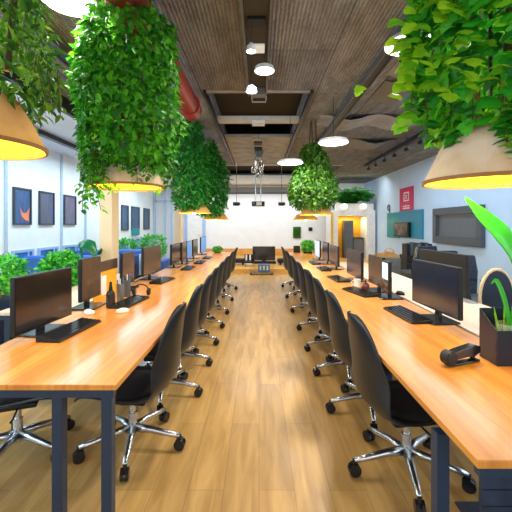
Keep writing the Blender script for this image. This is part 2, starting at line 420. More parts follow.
# kiosk with lit doorway at the back right
kx0, kx1, ky = 2.72, 4.42, 13.3
k = MB(); k.span(kx0, kx0+.28, ky, ky+.9, 0, 1.78).span(4.1, kx1, ky, ky+.9, 0, 1.78).span(kx0, kx1, ky, ky+.9, 1.78, 1.98)
o = struct('wall_kiosk', k, 'white')
MB().span(kx0+.005, kx0+.10, ky-.02, ky-.001, 0, 1.9).build('door_post', 'gold', o)
MB().span(kx0+.28, 4.1, 14.16, 14.19, 0, 1.78).build('back_panel', 'orange', o)
cab = thing('cupboard', 'tall dark grey cupboard inside the yellow doorway at the back', 'cupboard', (3.5, 13.85, 0))
MB().span(-.17, .18, -.2, .2, 0, 1.6).build('body', 'slate', cab, bevel=.005)
MB().span(-.16, .005, -.215, -.201, .05, 1.55).build('door', 'slate2', cab); MB().span(.012, .17, -.215, -.201, .05, 1.55).build('door', 'slate2', cab)
cab = thing('sideboard', 'low dark counter in the right part of the yellow doorway', 'counter', (3.88, 13.8, 0))
MB().span(-.19, .2, -.2, .2, 0, .9).build('body', 'greymetal', cab, bevel=.005); MB().span(-.19, .2, -.23, .2, .902, .93).build('worktop', 'black', cab)

# back platform
struct('trim_13', MB().span(-3.1, 4.4, 10.3, 14.9, 0, .13), 'platform', bevel=.01)

# ------------------------------------------------------------------ ceiling services
t = thing('red_duct', 'red round duct running under the ceiling left of centre', 'duct', (-.93, 0, 3.0))
MB().tube([(0, -2.4, 0), (0, 4.85, 0)], .14, 20).build('pipe', 'red', t, smooth=True)
for y in (0, 2.2, 4.6): MB().lathe([(.142, -.03), (.156, -.03), (.156, .03), (.142, .03)], (0, y, 0), 20, 'y', True).build('flange', 'red', t)
for y in (.4, 3.6): MB().tube([(0, y, .13), (0, y, .2)], .01).build('hanger', 'track', t)
t = thing('cable_channel', 'dark metal channel with lights along the centre of the ceiling', 'channel', (-.02, 0, ZC))
MB().span(-.115, .115, -2.4, 4.6, -.04, -.002).build('tray', 'dark', t)
for s in (-1, 1): MB().span(s*.115-.008, s*.115+.008, -2.4, 4.6, -.09, -.002).build('flange', 'greymetal', t)
for i, y in enumerate((2.98, 3.42)):
    MB().span(-.075, .075, y-.07, y+.07, -.07, -.042).build('light_panel' if i else 'speaker_grille', 'lamp_dim' if i else 'black', t, bevel=.004)
MB().span(-.07, .1, 4.42, 4.55, -.13, -.041).build('junction_box', 'greymetal', t, bevel=.004)
t = thing('conduit_loop', 'thin pale conduit loop hanging below the ceiling opening', 'conduit', (0, 4.95, ZC))
MB().tube([(-.1, 0, .4), (-.1, 0, .0), (-.095, 0, -.04), (.095, 0, -.04), (.1, 0, 0), (.1, 0, .4)], .008).build('pipe', 'lightbeam', t)
t = thing('ceiling_sensor', 'small white box fixed to the pale ceiling crossbeam', 'sensor', (-.01, 6.04, ZC))
MB().span(-.11, .11, -.1, .1, -.05, -.001).build('housing', 'white', t, bevel=.005); MB().tube([(-.09, -.09, -.04), (-.09, -.09, -.09)], .006).build('antenna', 'white', t)
t = thing('vent_strip', 'row of small black vents in the grey ceiling boards', 'vent', (-.02, 7.2, ZC+.005))
MB().span(-.14, .14, 0, 2.6, -.03, -.001).build('plate', 'greypanel', t)
for i in range(5): MB().span(-.09, .09, .15+i*.5, .42+i*.5, -.055, -.031).build('grille', 'black', t, bevel=.01)
def tray(name, label, x, z, y0, y1, wd, kind):
    t = thing(name, label, 'track', (x, 0, z))
    MB().span(-wd/2, wd/2, y0, y1, -.02, .02).build('rail', 'track', t)
    MB().span(-wd/2-.012, -wd/2-.001, y0, y1, -.035, .045).build('side_rail', 'track' if kind else 'greymetal', t)
    MB().span(wd/2+.001, wd/2+.012, y0, y1, -.035, .045).build('side_rail', 'greymetal', t)
    y = y0+.4
    while y < y1:
        MB().tube([(0, y, .02), (0, y, ZC-z-.001)], .008, 6).build('hanger', 'track', t); y += 1.5
    if kind:
        y = 3.4
        while y < y1-.2:
            s = MB().tube([(0, y, -.02), (0, y, -.08)], .012, 8).build('spotlight', 'black', t)
            MB().lathe([(.0, -.07), (.035, -.07), (.04, .05), (.03, .07), (0, .07)], (0, y, -.12), 12, 'y').build('spot_head', 'black', s, smooth=True); y += .62
    return t
tray('cable_tray', 'black cable tray running over the right desk', 1.27, 3.1, -2.3, 9.8, .09, 0)
tray('lighting_track', 'black lighting track with spot heads near the right wall', 3.0, 3.08, -2.3, 9.8, .07, 1)
tray('cable_tray', 'dark cable tray left of the red duct', -1.95, 3.12, -2.3, 9.8, .12, 0)
t = thing('lighting_track', 'dark slim track under the pale left soffit', 'track', (-3.7, 0, 2.97)); MB().span(-.05, .05, -2.3, 13, -.03, .045).build('rail', 'track', t)
for i, (x0, x1, y, dz) in enumerate([(1.5, 2.85, 2.7, .10), (1.5, 2.85, 3.5, .14), (1.55, 2.85, 4.3, .1), (1.0, 2.85, 5.6, .1), (1.0, 2.85, 7.2, .1)]):
    a = [(x0+(x1-x0)*j/12) for j in range(13)]
    V = []; 
    mb = MB(); pr = [(x, ZC-.01-dz*(.5-.5*math.cos(2*PI*j/6))) for j, x in enumerate(a)]; pr2 = [(x, z+.008) for x, z in reversed(pr)]
    mb.prism(pr+pr2, 'y', y, y+.62)
    tag(mb.build('ceiling_baffle', 'greymetal' if i % 2 == 0 else 'greypanel'), 'wavy grey ceiling baffle right of the cable tray, %s' % ['nearest the camera', 'next behind the nearest', 'in the middle of the row', 'last but one from the back', 'farthest back'][i], 'baffle', 'wavy ceiling baffles')
# round lamps
proto = None
disc = [((-1.42, 2.62, 3.10), .20, 'round white pendant light at the top left between the hanging plants', 60),
        ((1.31, 3.05, 3.0), .21, 'round white pendant light beside the big leafy plant on the right', 60),
        ((1.03, 4.85, 2.57), .21, 'round white pendant light above the right desk, mid distance', 32),
        ((.50, 5.6, 2.42), .21, 'round white pendant light closest above the back right bushy plant', 8),
        ((.055, 3.5, 2.97), .10, 'largest round spotlight on the central ceiling channel', 22),
        ((-.08, 3.75, 2.86), .06, 'small round spotlight farthest along the central ceiling channel', 12),
        ((-.065, 2.9, 2.87), .04, 'smallest spotlight on the central ceiling channel, nearest the camera', 10)]
for (p, r, lab, e) in disc:
    t = thing('pendant_light', lab, 'light', p)
    MB().lathe([(0, .06), (r*.3, .06), (r*.9, .03), (r, 0), (r, -.012), (r*.96, -.012), (r*.96, -.002), (0, -.002)], n=32).build('housing', 'white', t, smooth=False)
    MB().lathe([(0, -.003), (r*.95, -.003), (r*.93, -.014), (0, -.02)], n=32).build('diffuser', 'lamp', t)
    MB().tube([(0, 0, .06), (0, 0, ZC-p[2]-.002)], .004, 6).build('rod', 'track', t)
    a = area('lamp_light', (p[0], p[1], p[2]-.03), (0, 0, 0), r*1.8, r*1.8, e, (1, .93, .82), 'DISK'); 
    a.data.cycles.cast_shadow = True
# hanging cluster, projector, spots at the back
t = thing('chandelier', 'clear glass cluster chandelier on the central rod at the back', 'chandelier', (0, 8.2, 0))
MB().lathe([(0, 3.2), (.09, 3.2), (.11, 3.12), (.08, 3.0), (0, 3.0)], n=16).build('canopy', 'greymetal', t)
rng = random.Random(5)
for i in range(14):
    a = i*2.4; r = .05+.13*((i*7) % 5)/5; z = rng.uniform(2.5, 2.75)
    g = MB().lathe([(0, 0), (.035, .01), (.045, .06), (.02, .12), (.018, .16), (0, .16)], (r*math.cos(a), r*math.sin(a), z), 10).build('glass_bottle', 'glass' if i % 2 else 'chrome', t, smooth=True)
    MB().tube([(r*math.cos(a), r*math.sin(a), z+.16), (r*.4*math.cos(a), r*.4*math.sin(a), 3.0)], .003, 5).build('wire', 'white', g)
t = thing('projector', 'black and white projector hanging on twin rods before the back wall', 'projector', (-.02, 9.3, 1.98))
MB().span(-.17, .17, -.14, .14, -.06, .06).build('housing', 'black', t, bevel=.015)
MB().span(-.05, .09, -.155, -.141, -.045, .045).build('front_panel', 'white', t)
MB().lathe([(.0, -.03), (.035, -.03), (.04, .01), (0, .01)], (-.11, -.145, 0), 14, 'y').build('lens', 'glass', t)
for s in (-.07, .07): MB().tube([(s, 0, .06), (s, 0, 1.6)], .012, 8).build('rod', 'chrome', t)
for i, x in enumerate((-.62, .62)):
    t = thing('wall_washer', 'small black ceiling spotlight left of the projector' if i == 0 else 'small black ceiling spotlight right of the projector', 'spotlight', (x, 9.6, 2.0))
    MB().lathe([(0, -.09), (.05, -.09), (.055, .06), (.03, .1), (0, .1)], (0, 0, 0), 14, 'x').build('head', 'black', t, smooth=True)
    MB().tube([(0, 0, .05), (0, 0, 1.58)], .007, 6).build('rod', 'track', t)
area('back_wall_fill', (0, 13.2, 2.7), (math.radians(50), 0, 0), 6, .4, 85, (.95, .97, 1))  # added fill for the back wall, no fixture
area('back_floor_fill', (0, 9.8, 3.15), (0, 0, 0), 3.0, .8, 130, (1, .95, .87))  # added fill over the far aisle, no lamp hangs there
area('left_soffit_fill', (-3.5, 8.5, 2.9), (0, 0, 0), .5, 9, 190, (.68, .86, 1))  # added bluish fill, the soffit holds no light panel
area('right_wall_fill', (3.4, 6.6, 3.1), (0, 0, 0), .4, 5.5, 80, (.72, .86, 1))  # added fill along the right side, without a lamp body

# ------------------------------------------------------------------ pictures and signs
rng = random.Random(3)
pics = [(6.38, 6.88, 'navy framed picture with an orange shape, nearest on the left wall'), (7.13, 7.65, 'blue and brown framed picture, second from the orange-shape picture'),
        (8.04, 8.56, 'greyish pink framed picture, third from the orange-shape picture'), (11.4, 12.0, 'dark framed picture just beyond the beige column'),
        (12.3, 13.1, 'dark framed picture, middle one of three beyond the beige column'), (13.6, 14.3, 'dark framed picture nearest the far left corner')]
arts = [[(.02, .05, .14), (.05, .14, .34), (.03, .05, .10)], [(.03, .08, .24), (.12, .12, .14), (.05, .14, .35)], [(.20, .12, .14), (.10, .13, .22), (.24, .16, .20)]]+[[(.03, .07, .16), (.05, .12, .24), (.02, .04, .09)]]*3
for i, (a, b, lab) in enumerate(pics):
    t = thing('framed_picture', lab, 'picture', (-4.5, (a+b)/2, 1.77 if i < 3 else 1.66), 0, 'framed pictures on the left wall')
    h = .35 if i < 3 else .42; wd = (b-a)/2
    f = MB(); f.span(.001, .04, -wd, wd, -h, -h+.03).span(.001, .04, -wd, wd, h-.03, h).span(.001, .04, -wd, -wd+.03, -h+.03, h-.03).span(.001, .04, wd-.03, wd, -h+.03, h-.03)
    f.build('frame', 'frame', t)
    c = MB().span(.001, .02, -wd+.03, wd-.03, -h+.03, h-.03).build('canvas', art('abstract_art_%d' % i, arts[i], 2.2, i+1), t)
    if i == 0:
        MB().prism([(-.08, -.02), (.0, -.12), (.10, -.12), (.20, -.02), (.17, -.18), (.19, -.28), (.08, -.26), (-.02, -.2)], 'x', .021, .024).build('orange_shape', mat('coral_paint', (.85, .25, .10), .5), c)
t = thing('wall_frame', 'large dark grey recessed frame on the right blue wall', 'frame', (4.5, 7.92, 1.40))
f = MB(); W_, H_, b_ = .97, .43, .17
f.span(-.10, -.001, -W_, W_, -H_, -H_+b_).span(-.10, -.001, -W_, W_, H_-b_, H_).span(-.10, -.001, -W_, -W_+b_, -H_+b_, H_-b_).span(-.10, -.001, W_-b_, W_, -H_+b_, H_-b_)
f.build('frame', 'slate', t, bevel=.012); MB().span(-.03, -.001, -W_+b_, W_-b_, -H_+b_, H_-b_).build('panel', 'slate2', t)
f = MB(); w2, h2 = W_-b_, H_-b_
f.span(-.06, -.031, -w2, w2, -h2, -h2+.02).span(-.06, -.031, -w2, w2, h2-.02, h2).span(-.06, -.031, -w2, -w2+.02, -h2, h2).span(-.06, -.031, w2-.02, w2, -h2, h2); f.build('inner_lip', 'slate2', t)
tag(MB().span(4.46, 4.499, 11.15, 12.2, 1.0, 1.83).build('sign_board', 'teal'), 'teal board left of the small wall screen', 'board')
tag(MB().span(4.45, 4.499, 9.55, 11.14, 1.03, 1.85).build('sign_board', 'teal_blue'), 'larger teal blue board behind the small wall screen', 'board')
t = thing('wall_screen', 'small black wall screen mounted over the teal boards', 'screen', (4.44, 10.85, 1.28))
MB().span(-.08, -.0, -.62, .5, -.22, .22).build('housing', 'black', t, bevel=.01); MB().span(-.088, -.0801, -.55, .44, -.18, .19).build('screen', mat('photo_like_screen', (.10, .11, .12), .3, noise=.9, scale=4), t)
t = thing('poster', 'magenta poster with white square emblem above the teal boards', 'poster', (4.47, 10.65, 2.18))
MB().span(-.0, .025, -.48, .48, -.32, .38).build('board', 'magenta', t)
e = MB(); e.span(-.006, -.001, -.22, .16, .20, .24).span(-.006, -.001, -.22, .16, -.04, 0).span(-.006, -.001, -.22, -.17, 0, .2).span(-.006, -.001, .11, .16, 0, .2).span(-.006, -.001, -.09, .05, .04, .07).span(-.006, -.001, -.09, .05, .12, .15).span(-.006, -.001, -.04, 0, .04, .15)
e.span(-.006, -.001, -.26, .22, -.27, -.235).span(-.006, -.001, -.26, -.08, -.20, -.17).span(-.006, -.001, .06, .22, -.20, -.17).span(-.006, -.001, -.02, .02, -.24, -.14)
e.build('white_emblem', 'white', t)
t = thing('ring_emblem', 'small dark ring emblem on the wall above the teal board', 'emblem', (4.49, 12.1, 2.02))  # ring-shaped logo mark with a tail
MB().lathe([(.07, -.02), (.11, -.02), (.11, .008), (.07, .008)], n=20, axis='x', closed=True).build('ring', 'slate', t); MB().span(-.02, .008, -.11, -.07, -.18, 0).build('tail', 'slate', t)
t = thing('moss_panel', 'small green moss square on the back wall', 'picture', (1.62, 15, 1.10))
MB().span(-.16, .16, -.05, -.001, -.24, .24).build('backing', 'leaf_olive', t)
rng = random.Random(8); mb = MB()
for i in range(260): leaf(mb, Vector((rng.uniform(-.155, .155), -.052, rng.uniform(-.23, .23))), Vector((rng.gauss(0,.4), -.6, rng.gauss(0,.4))), rnd(rng), .05, .04)
mb.build('moss', 'leaf_olive', t)
tag(MB().span(2.12, 2.28, 14.93, 14.999, 1.16, 1.32).build('thermostat', 'black', bevel=.01), 'tiny black wall unit right of the moss square', 'wall unit')
tag(MB().span(-4.49, -4.42, 12.3, 13.0, 1.05, 1.3).build('wall_box', 'teal', bevel=.02), 'teal box on the left wall under the far pictures', 'box')

# ------------------------------------------------------------------ desks
def desk(name, label, x0, x1, y0, y1, m, legs, mats=('leg',), seam=None):
    t = thing(name, label, 'desk', (0, 0, 0))
    a, b = sorted((x0, x1))
    MB().span(a, b, y0, y1, .715, .74).build('tabletop', m, t, bevel=.003)
    ap = MB(); ap.span(a+.02, b-.02, y0+.02, y0+.05, .675, .7145); ap.span(a+.02, b-.02, y1-.05, y1-.02, .675, .7145)
    for x in (a+.05, b-.05): ap.span(x-.015, x+.015, y0+.051, y1-.051, .675, .7145)
    ap.build('frame_rail', 'leg', t)
    for (x, y) in legs: MB().span(x-.023, x+.023, y-.023, y+.023, 0, .674).build('leg', 'leg', t, bevel=.003)
    return t
L = desk('long_desk', 'long orange wood desk on the left of the aisle', -1.47, -.608, 1.49, 8.8, 'desk', [(x, y) for y in (3.2, 5.9, 8.7) for x in (-1.15, -1.42)]+[(-.665, 1.545), (-.88, 1.545), (-1.42, 1.545)])
R_ = desk('long_desk', 'long orange wood desk on the right of the aisle', .631, 1.33, 1.01, 8.8, 'desk', [(x, y) for y in (3.1, 5.9, 8.7) for x in (1.15, 1.28)]+[(.657, 1.27), (1.28, 1.27)])
mp_ = MB()
for i in range(8): mp_.span(1.02, 1.26, 1.60, 1.625, .06+i*.076, .06+i*.076+.07)
mp_.build('modesty_panel', 'carpet', R_)
desk('long_desk', 'pale wood desk backing onto the left orange desk', -2.05, -1.50, 2.72, 4.9, 'pale_desk', [(-2.0, 2.8), (-2.0, 4.8)])
desk('long_desk', 'pale wood desk backing onto the right orange desk', 1.36, 1.92, 1.5, 6.4, 'pale_desk', [(1.88, 1.6), (1.88, 6.3), (1.88, 4)])
DZ = .7405

# ------------------------------------------------------------------ chairs
def shell_mesh():
    prof = [(.27, .355, .20), (.25, .375, .225), (.14, .37, .245), (0, .355, .255), (-.12, .355, .255), (-.21, .375, .252), (-.262, .43, .25), (-.285, .51, .246), (-.292, .60, .24), (-.30, .69, .222), (-.312, .775, .196), (-.328, .845, .155), (-.345, .90, .105), (-.355, .93, .05)]
    mb = MB(); n = 10; V = []
    for i, (x, z, hw) in enumerate(prof):
        t = i/(len(prof)-1); back = max(0, min(1, (i-5)/3))
        for k in range(n+1):
            u = -1+2*k/n; c = abs(u)**2.2
            V.append((x+(.085 if z < .56 else max(.04, .085-.3*(z-.56)))*c*back, u*hw, z+(1-back)*.045*c*min(1, i/2)-back*0.0))
    F = [(i*(n+1)+k, i*(n+1)+k+1, (i+1)*(n+1)+k+1, (i+1)*(n+1)+k) for i in range(len(prof)-1) for k in range(n)]
    mb.add(V, F); return mb
def make_chair(label, name='office_chair'):
    t = thing(name, label, 'chair')
    o = shell_mesh().build('seat_shell', 'chair', t, smooth=True)
    s = o.modifiers.new('solid', 'SOLIDIFY'); s.thickness = .014; s.offset = -1
    s = o.modifiers.new('sub', 'SUBSURF'); s.levels = 1; s.render_levels = 2
    cu = MB(); pr = [(0, .372), (.18, .374), (.212, .388), (.2, .408), (.13, .415), (0, .415)]
    cu.lathe([(r*1.0, z) for r, z in pr], (0.02, 0, 0), 24); c = cu.build('seat_cushion', 'cushion', t, smooth=True); c.scale = (1.0, 1.0, 1)
    m = MB(); m.box((.0, 0, .325), (.24, .20, .03)); m.build('seat_plate', 'black', t, bevel=.008)
    m = MB(); m.lathe([(0, .08), (.034, .08), (.036, .13), (.026, .14), (.026, .22), (.018, .221), (.018, .308), (0, .308)], n=16); m.build('gas_column', 'chrome', t, smooth=False)
    m = MB(); m.tube([(.02, -.08, .32), (.03, -.22, .315), (.03, -.26, .32)], .006, 6); m.build('lever', 'black', t)
    for i in range(5):
        a = 2*PI*i/5+.62; ca, sa = math.cos(a), math.sin(a); R0 = .31
        l = MB().tube([(ca*.02, sa*.02, .12), (ca*.12, sa*.12, .115), (ca*.24, sa*.24, .095), (ca*R0, sa*R0, .085)], [.027, .022, .018, .014], 10).build('leg', 'chrome', t, smooth=True)
        c = MB(); px, py = ca*R0, sa*R0; q = Vector((-sa, ca, 0))
        for s in (-1, 1):
            V = []; cc = Vector((px, py, .035))+q*(.014*s); n = 14
            for d in (-.009, .009):
                for k in range(n): 
                    tt = 2*PI*k/n; V.append(cc+q*d+Vector((ca, sa, 0))*.034*math.cos(tt)+Vector((0, 0, .034*math.sin(tt))))
            c.add(V, [tuple(range(n)), tuple(range(n, 2*n))]+[(k, (k+1) % n, n+(k+1) % n, n+k) for k in range(n)])
        c.tube([(px, py, .035), (px, py, .09)], .012, 8)
        c.build('caster', 'gloss_black', l)
    return t
GL = 'black shell chairs along the left desk'; GR = 'black shell chairs along the right desk'
num = ['nearest the camera', 'second from the near end', 'third from the near end', 'fourth from the near end', 'fourth from the far end', 'third from the far end', 'second from the far end', 'at the far end']
proto = make_chair('black shell swivel chair on the right of the aisle, nearest the camera'); proto['group'] = GR
used = False
rng = random.Random(11)
for i, y in enumerate([2.02, 2.68, 3.33, 3.98, 4.75, 5.7, 6.8, 8.0]):
    lab = 'black shell swivel chair at the right desk, %s' % num[i]; rz = .10+rng.uniform(-.06, .06) if i else .12; x = .85
    if i == 0: proto.location = (x, y, 0); proto.rotation_euler = (0, 0, rz); proto['label'] = lab
    else: dup(proto, (x, y, 0), rz, lab)
for i, y in enumerate([2.25, 2.93, 3.55, 4.18, 4.85, 5.6, 6.55, 7.7]):
    dup(proto, (-.81, y, 0), PI-.10+rng.uniform(-.06, .06), 'black shell swivel chair at the left desk, %s' % num[i], GL)
dup(proto, (-1.50, 2.18, 0), .35, 'black swivel chair on the far side of the left desk, seen under its near end', 'black shell chairs along the left desk')

# ------------------------------------------------------------------ monitors and keyboards
def monitor(x, y, rz, wd, h, zb, scr, label, group, back='black', name='monitor'):
    """screen faces local +x"""
    t = thing(name, label, 'monitor', (x, y, DZ), rz, group)
    MB().span(-.03, 0, -wd/2, wd/2, zb, zb+h).build('housing', back, t, bevel=.006)
    MB().span(.0005, .002, -wd/2+.009, wd/2-.009, zb+.012, zb+h-.009).build('screen', scr, t)
    MB().span(-.055, -.031, -.03, .03, .012, zb+h*.5).build('neck', 'gloss_black', t, bevel=.004)
    f = MB(); f.prism([(-.13, -.12), (.06, -.13), (.075, -.11), (.075, .11), (.06, .13), (-.13, .12)], 'z', 0, .012); f.build('foot', 'gloss_black', t, bevel=.003)
    return t
GML = 'monitors on the left desk'; GMR = 'monitors on the right desk'
monitor(1.24, 2.50, PI+.06, .60, .335, .075, 'screen_navy', 'large dark blue reflecting monitor, nearest on the right desk', GMR)
monitor(1.20, 3.62, PI+.02, .42, .30, .06, 'screen_brown', 'brown-screened monitor beside the white-screen display on the right desk', GMR)
t = monitor(1.19, 3.30, PI-.05, .20, .30, .04, 'screen_dark', 'narrow black display whose upper half shows bright white, right desk', GMR)
MB().span(.0025, .003, -.085, .085, .17, .325).build('lit_window', 'screen_pale', t)
monitor(1.16, 4.30, PI, .66, .32, .05, 'screen_navy', 'dark slate monitor behind the brown-screened one, right desk', GMR)
monitor(1.16, 5.45, PI, .58, .30, .06, 'screen_brown', 'brownish monitor, third from the far end of the right desk', GMR)
monitor(1.16, 6.15, PI, .50, .32, .06, 'screen_navy', 'dark blue monitor, second from the far end of the right desk', GMR)
monitor(1.14, 6.85, PI, .52, .32, .06, 'screen_pale', 'pale blue lit monitor at the far end of the right desk', GMR)
monitor(1.80, 3.42, .05, .80, .38, .04, 'screen_dark', 'wide black monitor on the pale desk behind the nearest right monitor', 'monitors on the pale desks')
monitor(-1.36, 2.24, -.10, .52, .34, .04, 'screen_dark', 'wide dark monitor, nearest on the left desk', GML)
monitor(-1.385, 2.90, .0, .34, .34, .07, 'screen_brown', 'narrow brown monitor just behind the nearest left one', GML)
monitor(-1.385, 3.72, .0, .34, .34, .05, 'screen_brown', 'narrow brown monitor beyond the orange pinboard, left desk', GML)
monitor(-1.34, 4.42, -.05, .62, .34, .07, 'screen_brown', 'brown monitor standing clear in the middle of the left desk', GML)
monitor(-1.33, 5.65, .0, .62, .32, .06, 'screen_dark', 'dark monitor in front of the blue-lit screens on the left desk', GML)
monitor(-1.31, 6.15, .0, .36, .32, .06, 'screen_brown', 'brownish monitor beside the nearer blue-lit screen, left desk', GML)
monitor(-1.31, 6.58, .0, .40, .32, .06, 'screen_blue', 'blue-lit monitor, the nearer of two on the left desk', GML)
monitor(-1.29, 7.12, .0, .52, .33, .06, 'screen_brown', 'grey-brown monitor between the two blue-lit screens, left desk', GML)
monitor(-1.28, 8.10, .0, .72, .35, .06, 'screen_blue', 'blue-lit monitor at the far end of the left desk', GML)
def keyboard(x, y, rz, label, group, ln=.44, wd=.15):
    t = thing('keyboard', label, 'keyboard', (x, y, DZ), rz, group)
    MB().prism([(-wd/2, 0), (wd/2, 0), (wd/2, .012), (-wd/2, .026)], 'y', -ln/2, ln/2).build('body', 'black', t, bevel=.003)
    k = MB(); rows, cols = 5, 15
    for i in range(rows):
        for j in range(cols):
            xx = -wd/2+.02+i*(wd-.035)/(rows-1)*.97; yy = -ln/2+.02+j*(ln-.04)/(cols-1); z = .0255-.014*(xx+wd/2)/wd
            k.box((xx, yy, z+.004), (wd/rows*.72, ln/cols*.74, .006))
    k.build('keys', 'gloss_black', t)
    return t
def mouse(x, y, rz, label, m='black', group=None):
    t = thing('computer_mouse', label, 'mouse', (x, y, DZ), rz, group)
    o = MB().lathe([(0, 0), (.028, 0), (.031, .008), (.026, .024), (.012, .034), (0, .036)], n=18).build('body', m, t, smooth=True); o.scale = (1.7, 1, 1)
    MB().lathe([(0, -.004), (.007, -.004), (.007, .004), (0, .004)], (.028, 0, .028), 10, 'y').build('scroll_wheel', 'greymetal', t)
for (x, y, rz, lab) in [(1.10, 2.62, PI+.1, 'in front of the nearest monitor'), (1.00, 3.50, PI+.25, 'in front of the white-screen display'), (.98, 4.35, PI+.1, 'in front of the dark slate monitor'), (.99, 5.35, PI, 'third from the far end'), (.98, 6.2, PI, 'second from the far end')]:
    keyboard(x, y, rz, 'black keyboard on the right desk, '+lab, 'keyboards on the right desk')
for (x, y, rz, lab) in [(-1.20, 2.24, -.1, 'in front of the nearest monitor'), (-1.12, 3.05, -.12, 'in front of the orange pinboard'), (-1.16, 4.22, -.12, 'at the clear-standing brown monitor'), (-1.10, 5.45, 0, 'before the nearer dark far monitor'), (-1.06, 6.3, 0, 'before the nearer blue screen'), (-1.06, 7.2, 0, 'between the two blue screens')]:
    keyboard(x, y, rz, 'black keyboard on the left desk, '+lab, 'keyboards on the left desk')
mouse(1.38, 3.42, 2, 'black mouse on the pale desk edge beyond the nearest right keyboard')
mouse(-1.30, 2.68, -.5, 'light grey mouse beside the narrow brown monitor, left desk', 'white')
mouse(-1.06, 2.72, .6, 'white mouse at the near end of the cluttered keyboard', 'white')

# ------------------------------------------------------------------ left desk clutter
t = thing('pinboard', 'orange pinboard with a dark top rail behind the left desk cups', 'pinboard', (-1.44, 3.3, DZ))
MB().span(-.012, 0, -.24, .24, .0, .25).build('board', 'orange', t); MB().span(-.016, .006, -.25, .25, .251, .345).build('top_rail', 'screen_brown', t)
for y, z, a in ((-.15, .14, 0), (-.05, .12, .0)): MB().span(.001, .003, y-.045, y+.045, z-.09, z+.09).build('paper', 'paper', t)
t = thing('bottle', 'black bottle standing before the orange pinboard', 'bottle', (-1.22, 2.88, DZ))
MB().lathe([(0, 0), (.034, 0), (.036, .01), (.036, .11), (.03, .13), (.015, .145), (.014, .17), (0, .17)], n=20).build('body', 'gloss_black', t, smooth=False); MB().lathe([(0, .1705), (.012, .1705), (.010, .21), (0, .215)], n=12).build('spout', 'gloss_black', t)
for i, (x, y, r, h, m, lab) in enumerate([(-1.24, 3.13, .032, .15, 'greymetal', 'dark grey metal cup with pens by the pinboard'), (-1.25, 3.32, .03, .16, 'slate', 'dark slate cup right of the metal pen cup')]):
    t = thing('pen_cup', lab, 'cup', (x, y, DZ)); MB().lathe([(0, 0), (r, 0), (r*1.05, h), (r*.95, h), (r*.9, .01), (0, .01)], n=20).build('body', m, t)
    for j in range(3): MB().tube([(.008*(j-1), .006*j-.005, .012), (.018*(j-1), .02*(j-1), h+.04+.01*j)], .004, 6).build('pen', ['black', 'white', 'blue'][j], t)
t = thing('headphones', 'black headphones lying on the cluttered left keyboard end', 'headphones', (-1.13, 3.36, DZ+.004))
MB().tube([(.07*math.cos(a*PI/10), 0, .05+.055*math.sin(a*PI/10)) for a in range(11)], .006, 8).build('headband', 'gloss_black', t, smooth=True)
for s in (-1, 1): MB().lathe([(0, -.012), (.03, -.012), (.036, 0), (.03, .014), (0, .014)], (s*.07, 0, .037), 16, 'x').build('ear_cup', 'black', t, smooth=True)

# ------------------------------------------------------------------ right desk: stapler, black planter
t = thing('stapler', 'black stapler lying beside the black plant holder', 'stapler', (1.0, 1.72, DZ), .35)
MB().prism([(-.10, .002), (.10, .002), (.10, .012), (-.10, .010)], 'y', -.018, .018).build('base', 'gloss_black', t, bevel=.003)
MB().prism([(-.105, .03), (-.10, .062), (-.04, .075), (.06, .088), (.10, .078), (.10, .05), (.06, .03), (.085, .012), (.07, .012), (.03, .035), (-.04, .030)], 'y', -.021, .021).build('arm', 'gloss_black', t, bevel=.005)
MB().lathe([(0, -.026), (.030, -.026), (.034, -.02), (.034, .02), (.030, .026), (0, .026)], (-.09, 0, .040), 20, 'y').build('head', 'black', t)
t = thing('desk_planter', 'black box holder with a tall back, near right corner of the right desk', 'planter', (1.245, 1.75, DZ))
p = MB(); a, th = .10, .006
p.span(-a, a, -.07, -.07+th, .0, .17).span(-a, a, .07-th, .07, 0, .25).span(-a, a, -.07+th, .07-th, 0, .008)
for s in (-1, 1): p.prism([(-.07+th, .008), (.07-th, .008), (.07-th, .25), (0, .205), (-.07+th, .17)], 'x', s*a-(th if s > 0 else 0), s*a+(0 if s > 0 else th))
p.build('box', 'navy_black', t, bevel=.002);
MB().lathe([(0, .01), (.045, .01), (.055, .19), (.052, .19), (.043, .02), (0, .02)], (.0, .0, 0), 20).build('glass_vase', 'glass', t, smooth=True)
t = thing('potted_plant', 'bright green plant with one broad tall leaf in the black box holder', 'plant', (1.24, 1.75, DZ+.02))
def blade(pts, wds, nrm, name, m, fold=.3):
    mb = MB(); pts = [Vector(p) for p in pts]; n = 6; V = []; nrm = Vector(nrm).normalized()
    sub = []
    for i in range(len(pts)-1):
        for k in range(4):
            u = k/4; P0 = pts[max(i-1, 0)]; P1 = pts[i]; P2 = pts[i+1]; P3 = pts[min(i+2, len(pts)-1)]
            q = .5*((2*P1)+(P2-P0)*u+(2*P0-5*P1+4*P2-P3)*u*u+(3*P1-P0-3*P2+P3)*u**3); sub.append((q, wds[i]+(wds[i+1]-wds[i])*u))
    sub.append((pts[-1], wds[-1]))
    for i, (p, wd) in enumerate(sub):
        d = (sub[min(i+1, len(sub)-1)][0]-sub[max(i-1, 0)][0]).normalized(); s = d.cross(nrm).normalized(); nn = s.cross(d)
        for k in range(n+1):
            u = -1+2*k/n; V.append(p+s*wd*u+nn*fold*wd*abs(u))
    F = [(i*(n+1)+k, i*(n+1)+k+1, (i+1)*(n+1)+k+1, (i+1)*(n+1)+k) for i in range(len(sub)-1) for k in range(n)]
    o = mb.add(V, F).build(name, m, t, smooth=True); s = o.modifiers.new('solid', 'SOLIDIFY'); s.thickness = .0015; return o
